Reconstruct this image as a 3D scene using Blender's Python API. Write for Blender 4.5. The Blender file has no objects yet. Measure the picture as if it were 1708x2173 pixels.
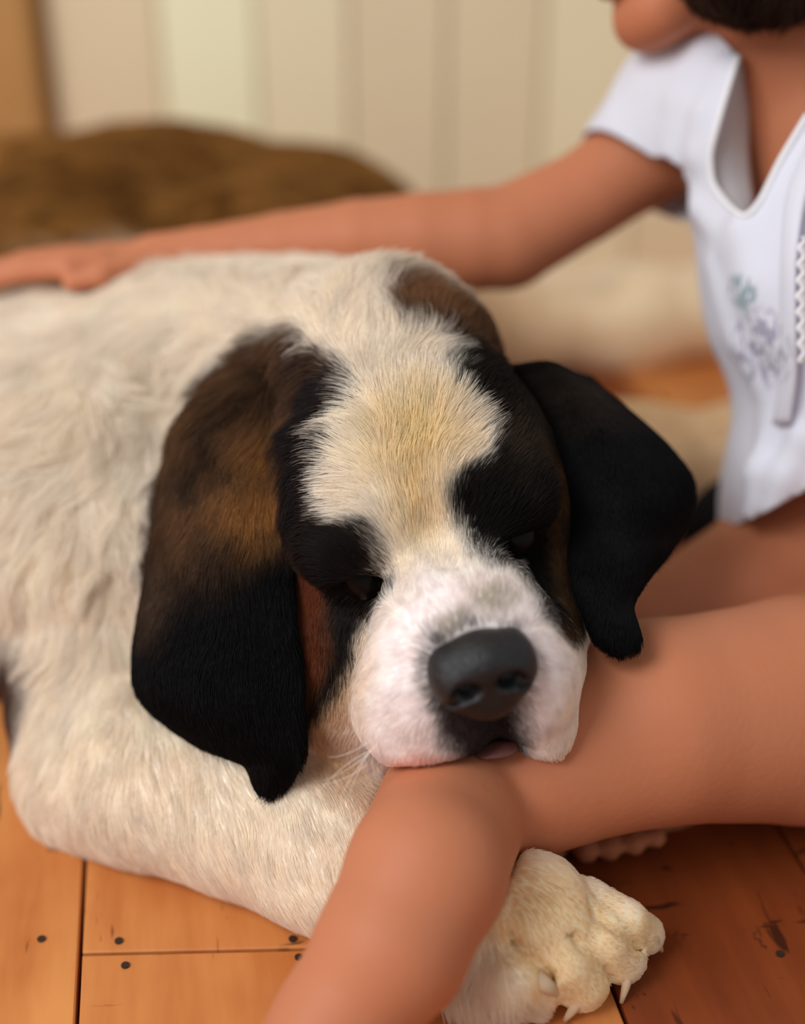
import bpy, bmesh, math, random, os
import numpy as np
from mathutils import Vector, Matrix

rng = np.random.default_rng(7)
C = bpy.context.scene.collection

# ------------------------------------------------------------------ camera
FPX = 2800.0                                   # focal length in pixels of the 1708 x 2173 frame
PITCH = math.radians(28.0)
CAM = np.array([0.0, 0.0, 0.555])
RIGHT = np.array([1.0, 0.0, 0.0])
FWD = np.array([0.0, math.cos(PITCH), -math.sin(PITCH)])
UP = np.array([0.0, math.sin(PITCH), math.cos(PITCH)])
cam_data = bpy.data.cameras.new('camera')
cam = bpy.data.objects.new('camera', cam_data); C.objects.link(cam)
cam.location = CAM
cam.rotation_euler = (math.pi/2 - PITCH, 0, 0)
cam_data.sensor_fit = 'VERTICAL'; cam_data.sensor_height = 36.0; cam_data.sensor_width = 36.0
cam_data.lens = FPX*36.0/2173.0
cam_data.clip_start = 0.01
cam_data.dof.use_dof = True
cam_data.dof.focus_distance = 0.70
cam_data.dof.aperture_fstop = cam_data.lens*1e-3/0.029
bpy.context.scene.camera = cam

# ------------------------------------------------------------------ world, light, exposure
sc = bpy.context.scene
sc.view_settings.view_transform = 'Standard'
sc.view_settings.look = 'None'
sc.view_settings.gamma = 1.0
sc.view_settings.use_curve_mapping = False
sc.view_settings.exposure = 0.0
world = bpy.data.worlds.new('world'); sc.world = world
world.use_nodes = True
bg = world.node_tree.nodes['Background']
bg.inputs[0].default_value = (1.0, 0.97, 0.945, 1); bg.inputs[1].default_value = 0.46

def area(name, loc, target, sx, sy, power, col):
    l = bpy.data.lights.new(name, 'AREA'); l.shape = 'RECTANGLE'; l.size = sx; l.size_y = sy
    l.energy = power; l.color = col
    o = bpy.data.objects.new(name, l); C.objects.link(o); o.location = loc
    o.rotation_euler = (Vector(target)-Vector(loc)).to_track_quat('-Z', 'Y').to_euler()
    return o
area('window_light', (-1.15, -0.25, 1.55), (0.0, 0.8, 0.1), 1.1, 1.0, 33, (1.0, 0.99, 0.985))
sc.cycles.diffuse_bounces = 6; sc.cycles.max_bounces = 10

# ------------------------------------------------------------------ helpers: points, tags, meshes
def P(px, py, d):
    """world point that lies d metres in front of the lens on the sight line of a photograph pixel"""
    return CAM + d*(FWD + RIGHT*((px-854.0)/FPX) - UP*((py-1086.5)/FPX))

def Pz(px, py, z):
    """world point on the sight line of a photograph pixel at height z"""
    return P(px, py, (CAM[2]-z)/(math.sin(PITCH)+math.cos(PITCH)*(py-1086.5)/FPX))

def tag(o, label=None, cat=None, group=None, kind=None):
    if label: o['label'] = label
    if cat: o['category'] = cat
    if group: o['group'] = group
    if kind: o['kind'] = kind
    return o

def empty(name, loc, label, cat):
    o = bpy.data.objects.new(name, None); C.objects.link(o); o.location = loc
    o.empty_display_size = 0.05
    return tag(o, label, cat)

def link(o, parent=None):
    C.objects.link(o)
    if parent is not None:
        o.parent = parent
        root = parent
        off = Vector((0, 0, 0))
        while root is not None:
            off += root.location; root = root.parent
        o.location = -off
    return o

def mesh_obj(name, verts, faces, mat=None, parent=None, smooth=True):
    me = bpy.data.meshes.new(name)
    me.from_pydata(np.asarray(verts, float).tolist(), [], faces if isinstance(faces, list) else faces.tolist())
    me.validate(); me.update()
    if smooth: me.polygons.foreach_set('use_smooth', [True]*len(me.polygons))
    if mat: me.materials.append(mat)
    o = bpy.data.objects.new(name, me)
    return link(o, parent)

def set_col(o, cols, name='coat'):
    a = o.data.attributes.new(name, 'FLOAT_COLOR', 'POINT')
    c = np.ones((len(cols), 4), np.float32); c[:, :3] = cols
    a.data.foreach_set('color', c.ravel())

def lin(r, g, b):
    f = lambda u: (u/12.92 if u <= 0.04045 else ((u+0.055)/1.055)**2.4)
    return np.array([f(r/255.0), f(g/255.0), f(b/255.0)])

# ------------------------------------------------------------------ materials
def new_mat(name):
    m = bpy.data.materials.new(name); m.use_nodes = True
    nt = m.node_tree
    return m, nt, nt.nodes['Principled BSDF']

def N(nt, t, **kw):
    n = nt.nodes.new(t)
    for k, v in kw.items():
        if k.startswith('i_'):
            key = k[2:]; n.inputs[int(key) if key.isdigit() else key.replace('_', ' ')].default_value = v
        else: setattr(n, k, v)
    return n

def plain(name, col, rough=0.6, sss=0.0, spec=0.4, noise=0.0, nscale=20.0, bump=0.0, bscale=200.0):
    m, nt, b = new_mat(name)
    b.inputs['Roughness'].default_value = rough
    b.inputs['Specular IOR Level'].default_value = spec
    b.inputs['Base Color'].default_value = (*col, 1)
    tc = N(nt, 'ShaderNodeTexCoord')
    if noise:
        n = N(nt, 'ShaderNodeTexNoise', i_Scale=nscale, i_Detail=4.0)
        nt.links.new(tc.outputs['Object'], n.inputs['Vector'])
        mx = N(nt, 'ShaderNodeMix', data_type='RGBA')
        mx.inputs[6].default_value = (*(np.array(col)*(1-noise)), 1)
        mx.inputs[7].default_value = (*np.clip(np.array(col)*(1+noise), 0, 1), 1)
        nt.links.new(n.outputs['Fac'], mx.inputs[0]); nt.links.new(mx.outputs[2], b.inputs['Base Color'])
    if bump:
        n2 = N(nt, 'ShaderNodeTexNoise', i_Scale=bscale, i_Detail=3.0)
        nt.links.new(tc.outputs['Object'], n2.inputs['Vector'])
        bp = N(nt, 'ShaderNodeBump', i_Strength=bump, i_Distance=0.002)
        nt.links.new(n2.outputs['Fac'], bp.inputs['Height']); nt.links.new(bp.outputs[0], b.inputs['Normal'])
    if sss:
        b.inputs['Subsurface Weight'].default_value = sss
        b.inputs['Subsurface Radius'].default_value = (0.9, 0.35, 0.2)
        b.inputs['Subsurface Scale'].default_value = 0.012
    return m

def attr_mat(name, rough=0.85, spec=0.1):
    m, nt, b = new_mat(name)
    a = N(nt, 'ShaderNodeAttribute', attribute_name='coat')
    nt.links.new(a.outputs['Color'], b.inputs['Base Color'])
    b.inputs['Roughness'].default_value = rough
    b.inputs['Specular IOR Level'].default_value = spec
    return m

M = {}
M['skin'] = plain('skin', lin(192, 122, 88), 0.55, 0.25, 0.22, 0.07, 14.0, 0.12, 260.0)
M['coat_skin'] = attr_mat('coat_under')
M['fur'] = attr_mat('fur', 0.6, 0.15)
_nt = M['fur'].node_tree; _b = _nt.nodes['Principled BSDF']
_tr = N(_nt, 'ShaderNodeBsdfTranslucent'); _mx = N(_nt, 'ShaderNodeMixShader', i_0=0.45)
_nt.links.new([n for n in _nt.nodes if n.type == 'ATTRIBUTE'][0].outputs['Color'], _tr.inputs[0])
_nt.links.new(_b.outputs[0], _mx.inputs[1]); _nt.links.new(_tr.outputs[0], _mx.inputs[2])
_nt.links.new(_mx.outputs[0], _nt.nodes['Material Output'].inputs[0])
M['nose'] = plain('nose_leather', lin(24, 24, 27), 0.34, 0, 0.42, 0.25, 60.0, 0.5, 700.0)
M['nostril'] = plain('nostril_dark', lin(10, 9, 9), 0.8)
M['eye'] = plain('dog_eye', lin(12, 9, 8), 0.3, 0, 0.12)
M['claw'] = plain('claw_horn', lin(214, 190, 158), 0.4, 0, 0.4, 0.12, 90.0)
M['lip'] = plain('lip_flesh', lin(112, 66, 60), 0.6, 0.0)
M['shirt'] = plain('shirt_cotton', lin(224, 226, 238), 0.9, 0, 0.1, 0.02, 30.0, 0.35, 900.0)
M['shirt_in'] = plain('shirt_inside', lin(206, 204, 208), 0.9, 0, 0.1)
def print_on(m):
    """small grey-blue leaf-like print on the front of the shirt"""
    nt = m.node_tree; b = nt.nodes['Principled BSDF']; L = nt.links
    src = b.inputs['Base Color'].links[0].from_socket
    tc = N(nt, 'ShaderNodeTexCoord')
    last = src
    for c, ax, colr, sc_, lo in ((P(1612, 740, .82), (.017, .05, .032), lin(150, 150, 172), 190, .50), (P(1572, 612, .822), (.008, .04, .013), lin(140, 164, 172), 150, .44)):
        sub = N(nt, 'ShaderNodeVectorMath', operation='SUBTRACT'); sub.inputs[1].default_value = tuple(c-np.array([.42, .82, 0])*0)
        L.new(tc.outputs['Object'], sub.inputs[0])
        dv = N(nt, 'ShaderNodeVectorMath', operation='DIVIDE'); dv.inputs[1].default_value = ax; L.new(sub.outputs[0], dv.inputs[0])
        ln = N(nt, 'ShaderNodeVectorMath', operation='LENGTH'); L.new(dv.outputs[0], ln.inputs[0])
        r1 = N(nt, 'ShaderNodeMapRange'); r1.inputs[1].default_value = 1.0; r1.inputs[2].default_value = .7; L.new(ln.outputs['Value'], r1.inputs[0])
        mp = N(nt, 'ShaderNodeMapping'); mp.inputs['Scale'].default_value = (1.3, 1, .6); mp.inputs['Rotation'].default_value = (0, .5, 0); L.new(tc.outputs['Object'], mp.inputs[0])
        n = N(nt, 'ShaderNodeTexNoise', i_Scale=sc_, i_Detail=2.0); L.new(mp.outputs[0], n.inputs['Vector'])
        r2 = N(nt, 'ShaderNodeMapRange'); r2.inputs[1].default_value = lo; r2.inputs[2].default_value = lo+.05; r2.inputs[4].default_value = .8; L.new(n.outputs[0], r2.inputs[0])
        mu = N(nt, 'ShaderNodeMath', operation='MULTIPLY'); L.new(r1.outputs[0], mu.inputs[0]); L.new(r2.outputs[0], mu.inputs[1])
        mx = N(nt, 'ShaderNodeMix', data_type='RGBA'); mx.inputs[7].default_value = (*colr, 1); L.new(mu.outputs[0], mx.inputs[0]); L.new(last, mx.inputs[6]); last = mx.outputs[2]
    L.new(last, b.inputs['Base Color'])
print_on(M['shirt'])
M['trim'] = plain('trim_cotton', lin(240, 240, 244), 0.85, 0, 0.1)
M['hair'] = plain('dark_hair', lin(62, 42, 34), 0.5, 0, 0.3, 0.4, 60.0)
M['shorts'] = plain('black_cloth', lin(20, 20, 22), 0.9, 0, 0.1)

# ------------------------------------------------------------------ signed distance modelling
class Field:
    """a block of signed distances that shapes are blended into; net() turns it into one closed surface"""
    def __init__(s, lo, hi, h):
        s.lo = np.array(lo, float); s.h = h
        s.n = np.ceil((np.array(hi)-s.lo)/h).astype(int)+1
        s.F = np.full(s.n, 0.2, np.float32)
    def _block(s, lo, hi):
        i0 = np.clip(np.floor((lo-s.lo)/s.h).astype(int), 0, s.n-1)
        i1 = np.clip(np.ceil((hi-s.lo)/s.h).astype(int)+1, 1, s.n)
        ax = [(s.lo[k]+s.h*np.arange(i0[k], i1[k])).astype(np.float32) for k in range(3)]
        return tuple(slice(i0[k], i1[k]) for k in range(3)), ax
    def _mix(s, sl, D, k, cut):
        A = s.F[sl]
        if cut:
            hh = np.maximum(k-np.abs(A+D), 0)/max(k, 1e-6)
            s.F[sl] = np.maximum(A, -D)+hh*hh*k*0.25
        else:
            hh = np.maximum(k-np.abs(A-D), 0)/max(k, 1e-6)
            s.F[sl] = np.minimum(A, D)-hh*hh*k*0.25
    def cone(s, a, b, ra, rb, k=0.01, cut=False):
        a = np.array(a); b = np.array(b); r = max(ra, rb)+0.03+k
        sl, (x, y, z) = s._block(np.minimum(a, b)-r, np.maximum(a, b)+r)
        if min(len(x), len(y), len(z)) == 0: return
        ab = b-a; L = max(float(ab@ab), 1e-9)
        X = x[:, None, None]-a[0]; Y = y[None, :, None]-a[1]; Z = z[None, None, :]-a[2]
        t = np.clip((X*ab[0]+Y*ab[1]+Z*ab[2])/L, 0, 1)
        D = np.sqrt((X-t*ab[0])**2+(Y-t*ab[1])**2+(Z-t*ab[2])**2)-(ra+(rb-ra)*t)
        s._mix(sl, D.astype(np.float32), k, cut)
    def chain(s, pts, k=0.012, kj=None):
        """pts: (px, py, depth, radius in metres)"""
        q = [(P(a, b, c), r) for a, b, c, r in pts]
        for i, ((a, ra), (b, rb)) in enumerate(zip(q[:-1], q[1:])): s.cone(a, b, ra, rb, k if i == 0 or kj is None else kj)
    def ell(s, c, rad, R=None, k=0.012, cut=False):
        """ellipsoid; the rows of R are its axes"""
        R = np.eye(3) if R is None else np.array(R); rad = np.array(rad, float); c = np.array(c)
        ext = np.sqrt(((R*rad[:, None])**2).sum(0))+0.03+k
        sl, (x, y, z) = s._block(c-ext, c+ext)
        if min(len(x), len(y), len(z)) == 0: return
        X = x[:, None, None]-c[0]; Y = y[None, :, None]-c[1]; Z = z[None, None, :]-c[2]
        q = [(X*R[i, 0]+Y*R[i, 1]+Z*R[i, 2])/rad[i] for i in range(3)]
        k0 = np.sqrt(q[0]**2+q[1]**2+q[2]**2)
        k1 = np.sqrt((q[0]/rad[0])**2+(q[1]/rad[1])**2+(q[2]/rad[2])**2)
        D = k0*(k0-1)/np.maximum(k1, 1e-6)
        s._mix(sl, D.astype(np.float32), k, cut)
    def net(s):
        F = s.F; h = s.h; n = np.array(F.shape)-1
        ins = F < 0
        cnt = np.zeros(n, np.int8)
        for dx in (0, 1):
            for dy in (0, 1):
                for dz in (0, 1):
                    cnt += ins[dx:n[0]+dx, dy:n[1]+dy, dz:n[2]+dz]
        act = np.argwhere((cnt > 0) & (cnt < 8))
        idx = np.full(n, -1, np.int32); idx[tuple(act.T)] = np.arange(len(act))
        cor = [(dx, dy, dz) for dx in (0, 1) for dy in (0, 1) for dz in (0, 1)]
        V = np.stack([F[act[:, 0]+c[0], act[:, 1]+c[1], act[:, 2]+c[2]] for c in cor], 1)
        acc = np.zeros((len(act), 3)); m = np.zeros(len(act))
        for i in range(8):
            for j in range(i+1, 8):
                dlt = np.array(cor[j])-np.array(cor[i])
                if dlt.sum() == 1 and (dlt >= 0).all():
                    a = V[:, i]; b = V[:, j]; cr = (a < 0) != (b < 0)
                    t = np.where(cr, a/np.where(cr, a-b, 1), 0)
                    acc += cr[:, None]*(np.array(cor[i])+t[:, None]*dlt); m += cr
        verts = s.lo+h*(act+acc/np.maximum(m, 1)[:, None])
        quads = []
        for ax in range(3):
            o1, o2 = (ax+1) % 3, (ax+2) % 3
            sa = [slice(None)]*3; sb = [slice(None)]*3; sa[ax] = slice(0, -1); sb[ax] = slice(1, None)
            A = ins[tuple(sa)]; B = ins[tuple(sb)]
            e = np.argwhere(A != B)
            ok = (e[:, o1] > 0) & (e[:, o2] > 0) & (e[:, o1] < n[o1]) & (e[:, o2] < n[o2]) & (e[:, ax] < n[ax])
            e = e[ok]
            def cell(u, v):
                q = e.copy(); q[:, o1] -= u; q[:, o2] -= v
                return idx[tuple(q.T)]
            Q = np.stack([cell(1, 1), cell(0, 1), cell(0, 0), cell(1, 0)], 1)
            flip = ~A[tuple(e.T)]
            Q[flip] = Q[flip][:, ::-1]
            quads.append(Q)
        return verts, np.concatenate(quads)

def vert_normals(V, Q):
    fn = np.cross(V[Q[:, 2]]-V[Q[:, 0]], V[Q[:, 3]]-V[Q[:, 1]])
    n = np.zeros_like(V)
    for i in range(4): np.add.at(n, Q[:, i], fn)
    return n/np.maximum(np.linalg.norm(n, axis=1, keepdims=True), 1e-12)

def catmull(pts, m):
    """m samples along a smooth curve through pts"""
    p = np.asarray(pts, float); k = len(p)
    e = np.vstack([2*p[0]-p[1], p, 2*p[-1]-p[-2]])
    t = np.linspace(0, k-1, m); i = np.minimum(t.astype(int), k-2); u = (t-i)[:, None]
    a, b, c, d = e[i], e[i+1], e[i+2], e[i+3]
    return 0.5*(2*b+(c-a)*u+(2*a-5*b+4*c-d)*u**2+(3*b-a-3*c+d)*u**3)

def sheet(rows, nu, nv, thick, wave=None):
    """solid sheet through rows of points; thickness thins towards the rim"""
    R = np.stack([catmull(r, nu) for r in rows])             # rows x nu x 3
    G = np.stack([catmull(R[:, j], nv) for j in range(nu)], 1)  # nv x nu x 3
    if wave is not None: G = wave(G)
    du = np.gradient(G, axis=1); dv = np.gradient(G, axis=0)
    n = np.cross(du, dv); n /= np.maximum(np.linalg.norm(n, axis=2, keepdims=True), 1e-9)
    a = np.linspace(0, 1, nu)[None, :]; b = np.linspace(0, 1, nv)[:, None]
    prof = np.clip(np.minimum(np.minimum(a, 1-a)*6, np.minimum(b, 1-b)*8), 0, 1)
    prof = (0.25+0.75*np.sqrt(prof*(2-prof)))[..., None]
    top = (G+n*thick*0.5*prof).reshape(-1, 3); bot = (G-n*thick*0.5*prof).reshape(-1, 3)
    V = np.vstack([top, bot]); K = nu*nv; F = []
    ii = lambda r, c: r*nu+c
    for r in range(nv-1):
        for c in range(nu-1):
            F.append((ii(r, c), ii(r, c+1), ii(r+1, c+1), ii(r+1, c)))
            F.append((K+ii(r, c), K+ii(r+1, c), K+ii(r+1, c+1), K+ii(r, c+1)))
    rim = [ii(0, c) for c in range(nu)]+[ii(r, nu-1) for r in range(1, nv)]+[ii(nv-1, c) for c in range(nu-2, -1, -1)]+[ii(r, 0) for r in range(nv-2, 0, -1)]
    for a_, b_ in zip(rim, rim[1:]+rim[:1]): F.append((a_, K+a_, K+b_, b_))
    return V, np.array(F), G, n

def tube(path, rad, seg=10, closed=False):
    """tube along a path; rad one number or one per point"""
    p = np.asarray(path, float); m = len(p)
    r = np.full(m, rad) if np.isscalar(rad) else np.asarray(rad)
    t = np.gradient(p, axis=0); t /= np.maximum(np.linalg.norm(t, axis=1, keepdims=True), 1e-9)
    ref = np.array([0.3, -0.8, 0.52]); V = []; F = []
    for i in range(m):
        a = np.cross(t[i], ref); a /= max(np.linalg.norm(a), 1e-9); b = np.cross(t[i], a)
        for j in range(seg):
            w = 2*math.pi*j/seg; V.append(p[i]+r[i]*(math.cos(w)*a+math.sin(w)*b))
    for i in range(m-1):
        for j in range(seg):
            q = (j+1) % seg; F.append((i*seg+j, i*seg+q, (i+1)*seg+q, (i+1)*seg+j))
    F.append(tuple(range(seg))[::-1]); F.append(tuple((m-1)*seg+j for j in range(seg)))
    return V, F

# ------------------------------------------------------------------ floor boards, wall boards
WOOD = {}
def wood(name, c1, c2, dark):
    m, nt, b = new_mat(name)
    tc = N(nt, 'ShaderNodeTexCoord'); L = nt.links
    oi = N(nt, 'ShaderNodeObjectInfo')
    sh = N(nt, 'ShaderNodeVectorMath', operation='MULTIPLY_ADD')
    L.new(oi.outputs['Random'], sh.inputs[0]); sh.inputs[1].default_value = (7.3, 3.1, 1.7); L.new(tc.outputs['Object'], sh.inputs[2])
    mp = N(nt, 'ShaderNodeMapping'); mp.inputs['Scale'].default_value = (11, 1.3, 4)
    L.new(sh.outputs[0], mp.inputs[0])
    n1 = N(nt, 'ShaderNodeTexNoise', i_Scale=3.0, i_Detail=6.0, i_Roughness=0.6); L.new(mp.outputs[0], n1.inputs[0])
    n2 = N(nt, 'ShaderNodeTexNoise', i_Scale=9.0, i_Detail=3.0); L.new(sh.outputs[0], n2.inputs[0])
    mx = N(nt, 'ShaderNodeMix', data_type='RGBA'); mx.inputs[6].default_value = (*c1, 1); mx.inputs[7].default_value = (*c2, 1)
    ad = N(nt, 'ShaderNodeMath', operation='MULTIPLY_ADD'); L.new(n1.outputs[0], ad.inputs[0]); ad.inputs[1].default_value = 0.55
    m2 = N(nt, 'ShaderNodeMath', operation='MULTIPLY'); L.new(n2.outputs[0], m2.inputs[0]); m2.inputs[1].default_value = 0.45
    L.new(m2.outputs[0], ad.inputs[2])
    rp = N(nt, 'ShaderNodeMapRange'); rp.inputs[1].default_value = 0.36; rp.inputs[2].default_value = 0.64
    L.new(ad.outputs[0], rp.inputs[0]); L.new(rp.outputs[0], mx.inputs[0])
    # scratches: thin dark dents, mostly along the grain, only here and there
    last = mx.outputs[2]
    for scl, rot, lo in (((60, 9, 1), 0.12, 0.628), ((14, 70, 1), -0.3, 0.652), ((45, 40, 1), 0.8, 0.672)):
        q = N(nt, 'ShaderNodeMapping'); q.inputs['Scale'].default_value = scl; q.inputs['Rotation'].default_value = (0, 0, rot)
        L.new(sh.outputs[0], q.inputs[0])
        s1 = N(nt, 'ShaderNodeTexNoise', i_Scale=1.0, i_Detail=3.0, i_Roughness=0.7); L.new(q.outputs[0], s1.inputs[0])
        r1 = N(nt, 'ShaderNodeMapRange'); r1.inputs[1].default_value = lo; r1.inputs[2].default_value = lo+0.05; r1.inputs[4].default_value = 0.85
        L.new(s1.outputs[0], r1.inputs[0])
        dk = N(nt, 'ShaderNodeMix', data_type='RGBA'); dk.inputs[7].default_value = (*dark, 1)
        L.new(r1.outputs[0], dk.inputs[0]); L.new(last, dk.inputs[6]); last = dk.outputs[2]
    L.new(last, b.inputs['Base Color'])
    b.inputs['Roughness'].default_value = 0.42; b.inputs['Specular IOR Level'].default_value = 0.35
    bp = N(nt, 'ShaderNodeBump', i_Strength=0.15, i_Distance=0.001); L.new(n1.outputs[0], bp.inputs['Height']); L.new(bp.outputs[0], b.inputs['Normal'])
    return m
M['board'] = wood('floor_board', lin(186, 108, 54), lin(218, 146, 82), lin(70, 34, 16))
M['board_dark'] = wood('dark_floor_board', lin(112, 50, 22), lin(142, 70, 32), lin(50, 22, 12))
M['gap'] = plain('floor_gap', lin(30, 14, 8), 0.9)
M['nail'] = plain('nail_iron', lin(48, 34, 26), 0.6, noise=0.3, nscale=300)
M['cream'] = plain('cream_paint', lin(244, 232, 196), 0.6, 0, 0.3, 0.04, 5.0)
M['cream_tan'] = plain('tan_cream_paint', lin(236, 219, 184), 0.6, 0, 0.3, 0.04, 6.0)  # slightly tanner cream tint
M['cream_lit'] = plain('lit_yellow_cream_paint', lin(255, 250, 212), 0.6, 0, 0.3, 0.04, 5.0)  # yellower cream, with the light falling on the wall put into the colour
M['oak'] = plain('tan_wood', lin(186, 140, 84), 0.5, 0, 0.3, 0.12, 7.0)

def box(name, lo, hi, mat, parent=None, bev=0.0, xf=None):
    bm = bmesh.new(); bmesh.ops.create_cube(bm, size=1.0)
    lo = Vector(lo); hi = Vector(hi)
    for v in bm.verts: v.co = Vector([(lo[i]+hi[i])/2+v.co[i]*(hi[i]-lo[i]) for i in range(3)])
    if bev: bmesh.ops.bevel(bm, geom=bm.edges[:], offset=bev, segments=1, affect='EDGES')
    if xf is not None: bmesh.ops.transform(bm, matrix=xf, verts=bm.verts)
    me = bpy.data.meshes.new(name); bm.to_mesh(me); bm.free()
    if mat: me.materials.append(mat)
    return link(bpy.data.objects.new(name, me), parent)

floor = box('floor', (-1.35, -0.95, -0.06), (1.35, 1.74, -0.0195), M['gap']); tag(floor, kind='structure')
ang = math.radians(10.0)                       # boards run slightly to the left of the viewing direction
bd = np.array([-math.sin(ang), math.cos(ang)]); bn = np.array([math.cos(ang), math.sin(ang)])
J0 = np.array([-0.1773, 0.527])                # a joint crossing on the floor
BW = 0.1405; GAP = 0.0024
random.seed(4)
def clip_poly(poly, nx, ny, c):
    out = []
    for (a, b) in zip(poly, poly[1:]+poly[:1]):
        da = a[0]*nx+a[1]*ny-c; db = b[0]*nx+b[1]*ny-c
        if da <= 0: out.append(a)
        if da*db < 0: t = da/(da-db); out.append((a[0]+t*(b[0]-a[0]), a[1]+t*(b[1]-a[1])))
    return out
for i in range(-9, 11):
    s0, s1 = i*BW+GAP/2, (i+1)*BW-GAP/2
    if i == 0: cuts = [-3, 0.0, 3]
    else: cuts = [-3]+sorted(random.choice([(-0.75, 1.05), (0.85,), (-0.35, 0.62+0.3*random.random()), (1.0,)]))+[3]
    if i in (-1, 1, 2): cuts = [-3, 1.0+0.1*i, 3]
    for t0, t1 in zip(cuts[:-1], cuts[1:]):
        sk = -0.145 if i == 0 else 0.0         # the butt ends here are cut a little out of square
        poly = []
        for s, t, g in ((s0, t0, 1), (s1, t0, 1), (s1, t1, -1), (s0, t1, -1)):
            tt = t+g*GAP/2+(sk*(s) if abs(t) < 2.9 else 0)
            q = J0+bn*s+bd*tt; poly.append((q[0], q[1]))
        for nx, ny, c in ((1, 0, 1.35), (-1, 0, 1.35), (0, 1, 1.74), (0, -1, 0.95)):
            poly = clip_poly(poly, nx, ny, c) if poly else poly
        if len(poly) < 3: continue
        area_ = abs(sum(a[0]*b[1]-b[0]*a[1] for a, b in zip(poly, poly[1:]+poly[:1])))/2
        if area_ < 0.002: continue
        dz = random.uniform(-0.0006, 0.0)
        bm = bmesh.new()
        R_ = Matrix.Rotation(-ang, 4, 'Z')
        top = [bm.verts.new((x, y, dz)) for x, y in poly]
        f = bm.faces.new(top)
        ex = bmesh.ops.extrude_face_region(bm, geom=[f])
        for v in [g for g in ex['geom'] if isinstance(g, bmesh.types.BMVert)]: v.co.z = -0.02
        bmesh.ops.recalc_face_normals(bm, faces=bm.faces[:])
        bmesh.ops.bevel(bm, geom=[e for e in bm.edges if all(v.co.z > -0.01 for v in e.verts)], offset=0.0009, segments=1, affect='EDGES')
        Rm = Matrix.Rotation(-ang, 4, 'Z')
        bmesh.ops.transform(bm, matrix=Rm, verts=bm.verts)   # grain of the material runs along local y
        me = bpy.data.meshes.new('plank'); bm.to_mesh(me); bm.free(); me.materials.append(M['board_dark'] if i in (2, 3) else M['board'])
        o = bpy.data.objects.new('plank', me); link(o, floor); o.rotation_euler = (0, 0, ang)
        if i == 0: tag_plank = o
def nail_at(px, py):
    dy = (py-1086.5)/FPX; d = 0.555/(math.sin(PITCH)+math.cos(PITCH)*dy)
    x, y, z = P(px, py, d)
    v, f = [], []
    for k in range(10):
        w = 2*math.pi*k/10; v.append((x+0.0024*math.cos(w), y+0.0024*math.sin(w), 0.0007))
    for k in range(10):
        w = 2*math.pi*k/10; v.append((x+0.0019*math.cos(w), y+0.0019*math.sin(w), -0.0015))
    f = [tuple(range(10))]+[((k+1) % 10, k, 10+k, 10+(k+1) % 10) for k in range(10)]+[tuple(range(19, 9, -1))]
    mesh_obj('nail_head', v, f, M['nail'], floor, smooth=False)
for q in ((252, 1997), (621, 1993), (266, 2049), (634, 2032), (88, 1993), (1655, 2025)): nail_at(*q)

WY = 1.71
wall = box('wall_back', (-1.35, WY+0.02, -0.06), (1.35, WY+0.06, 2.3), M['cream_tan']); tag(wall, kind='structure')
edges = [-0.437, -0.300, -0.180, -0.065, 0.055, 0.175, 0.30, 0.42, 0.54, 0.66, 0.78, 0.90, 1.02, 1.14, 1.26, 1.35]
for k, (a, b) in enumerate(zip(edges[:-1], edges[1:])):
    mt = M['cream_lit'] if k in (1,) else M['cream'] if k in (2, 5) else M['cream_tan']  # one board carries the bright patch of light in its colour
    box('board', (a+0.0015, WY, 0.0), (b-0.0015, WY+0.02, 2.3), mt, wall, bev=0.003)
post = box('trim_1', (-1.35, WY-0.045, 0.0), (-0.445, WY+0.02, 2.3), M['oak'], bev=0.006); tag(post, kind='structure')


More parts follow.
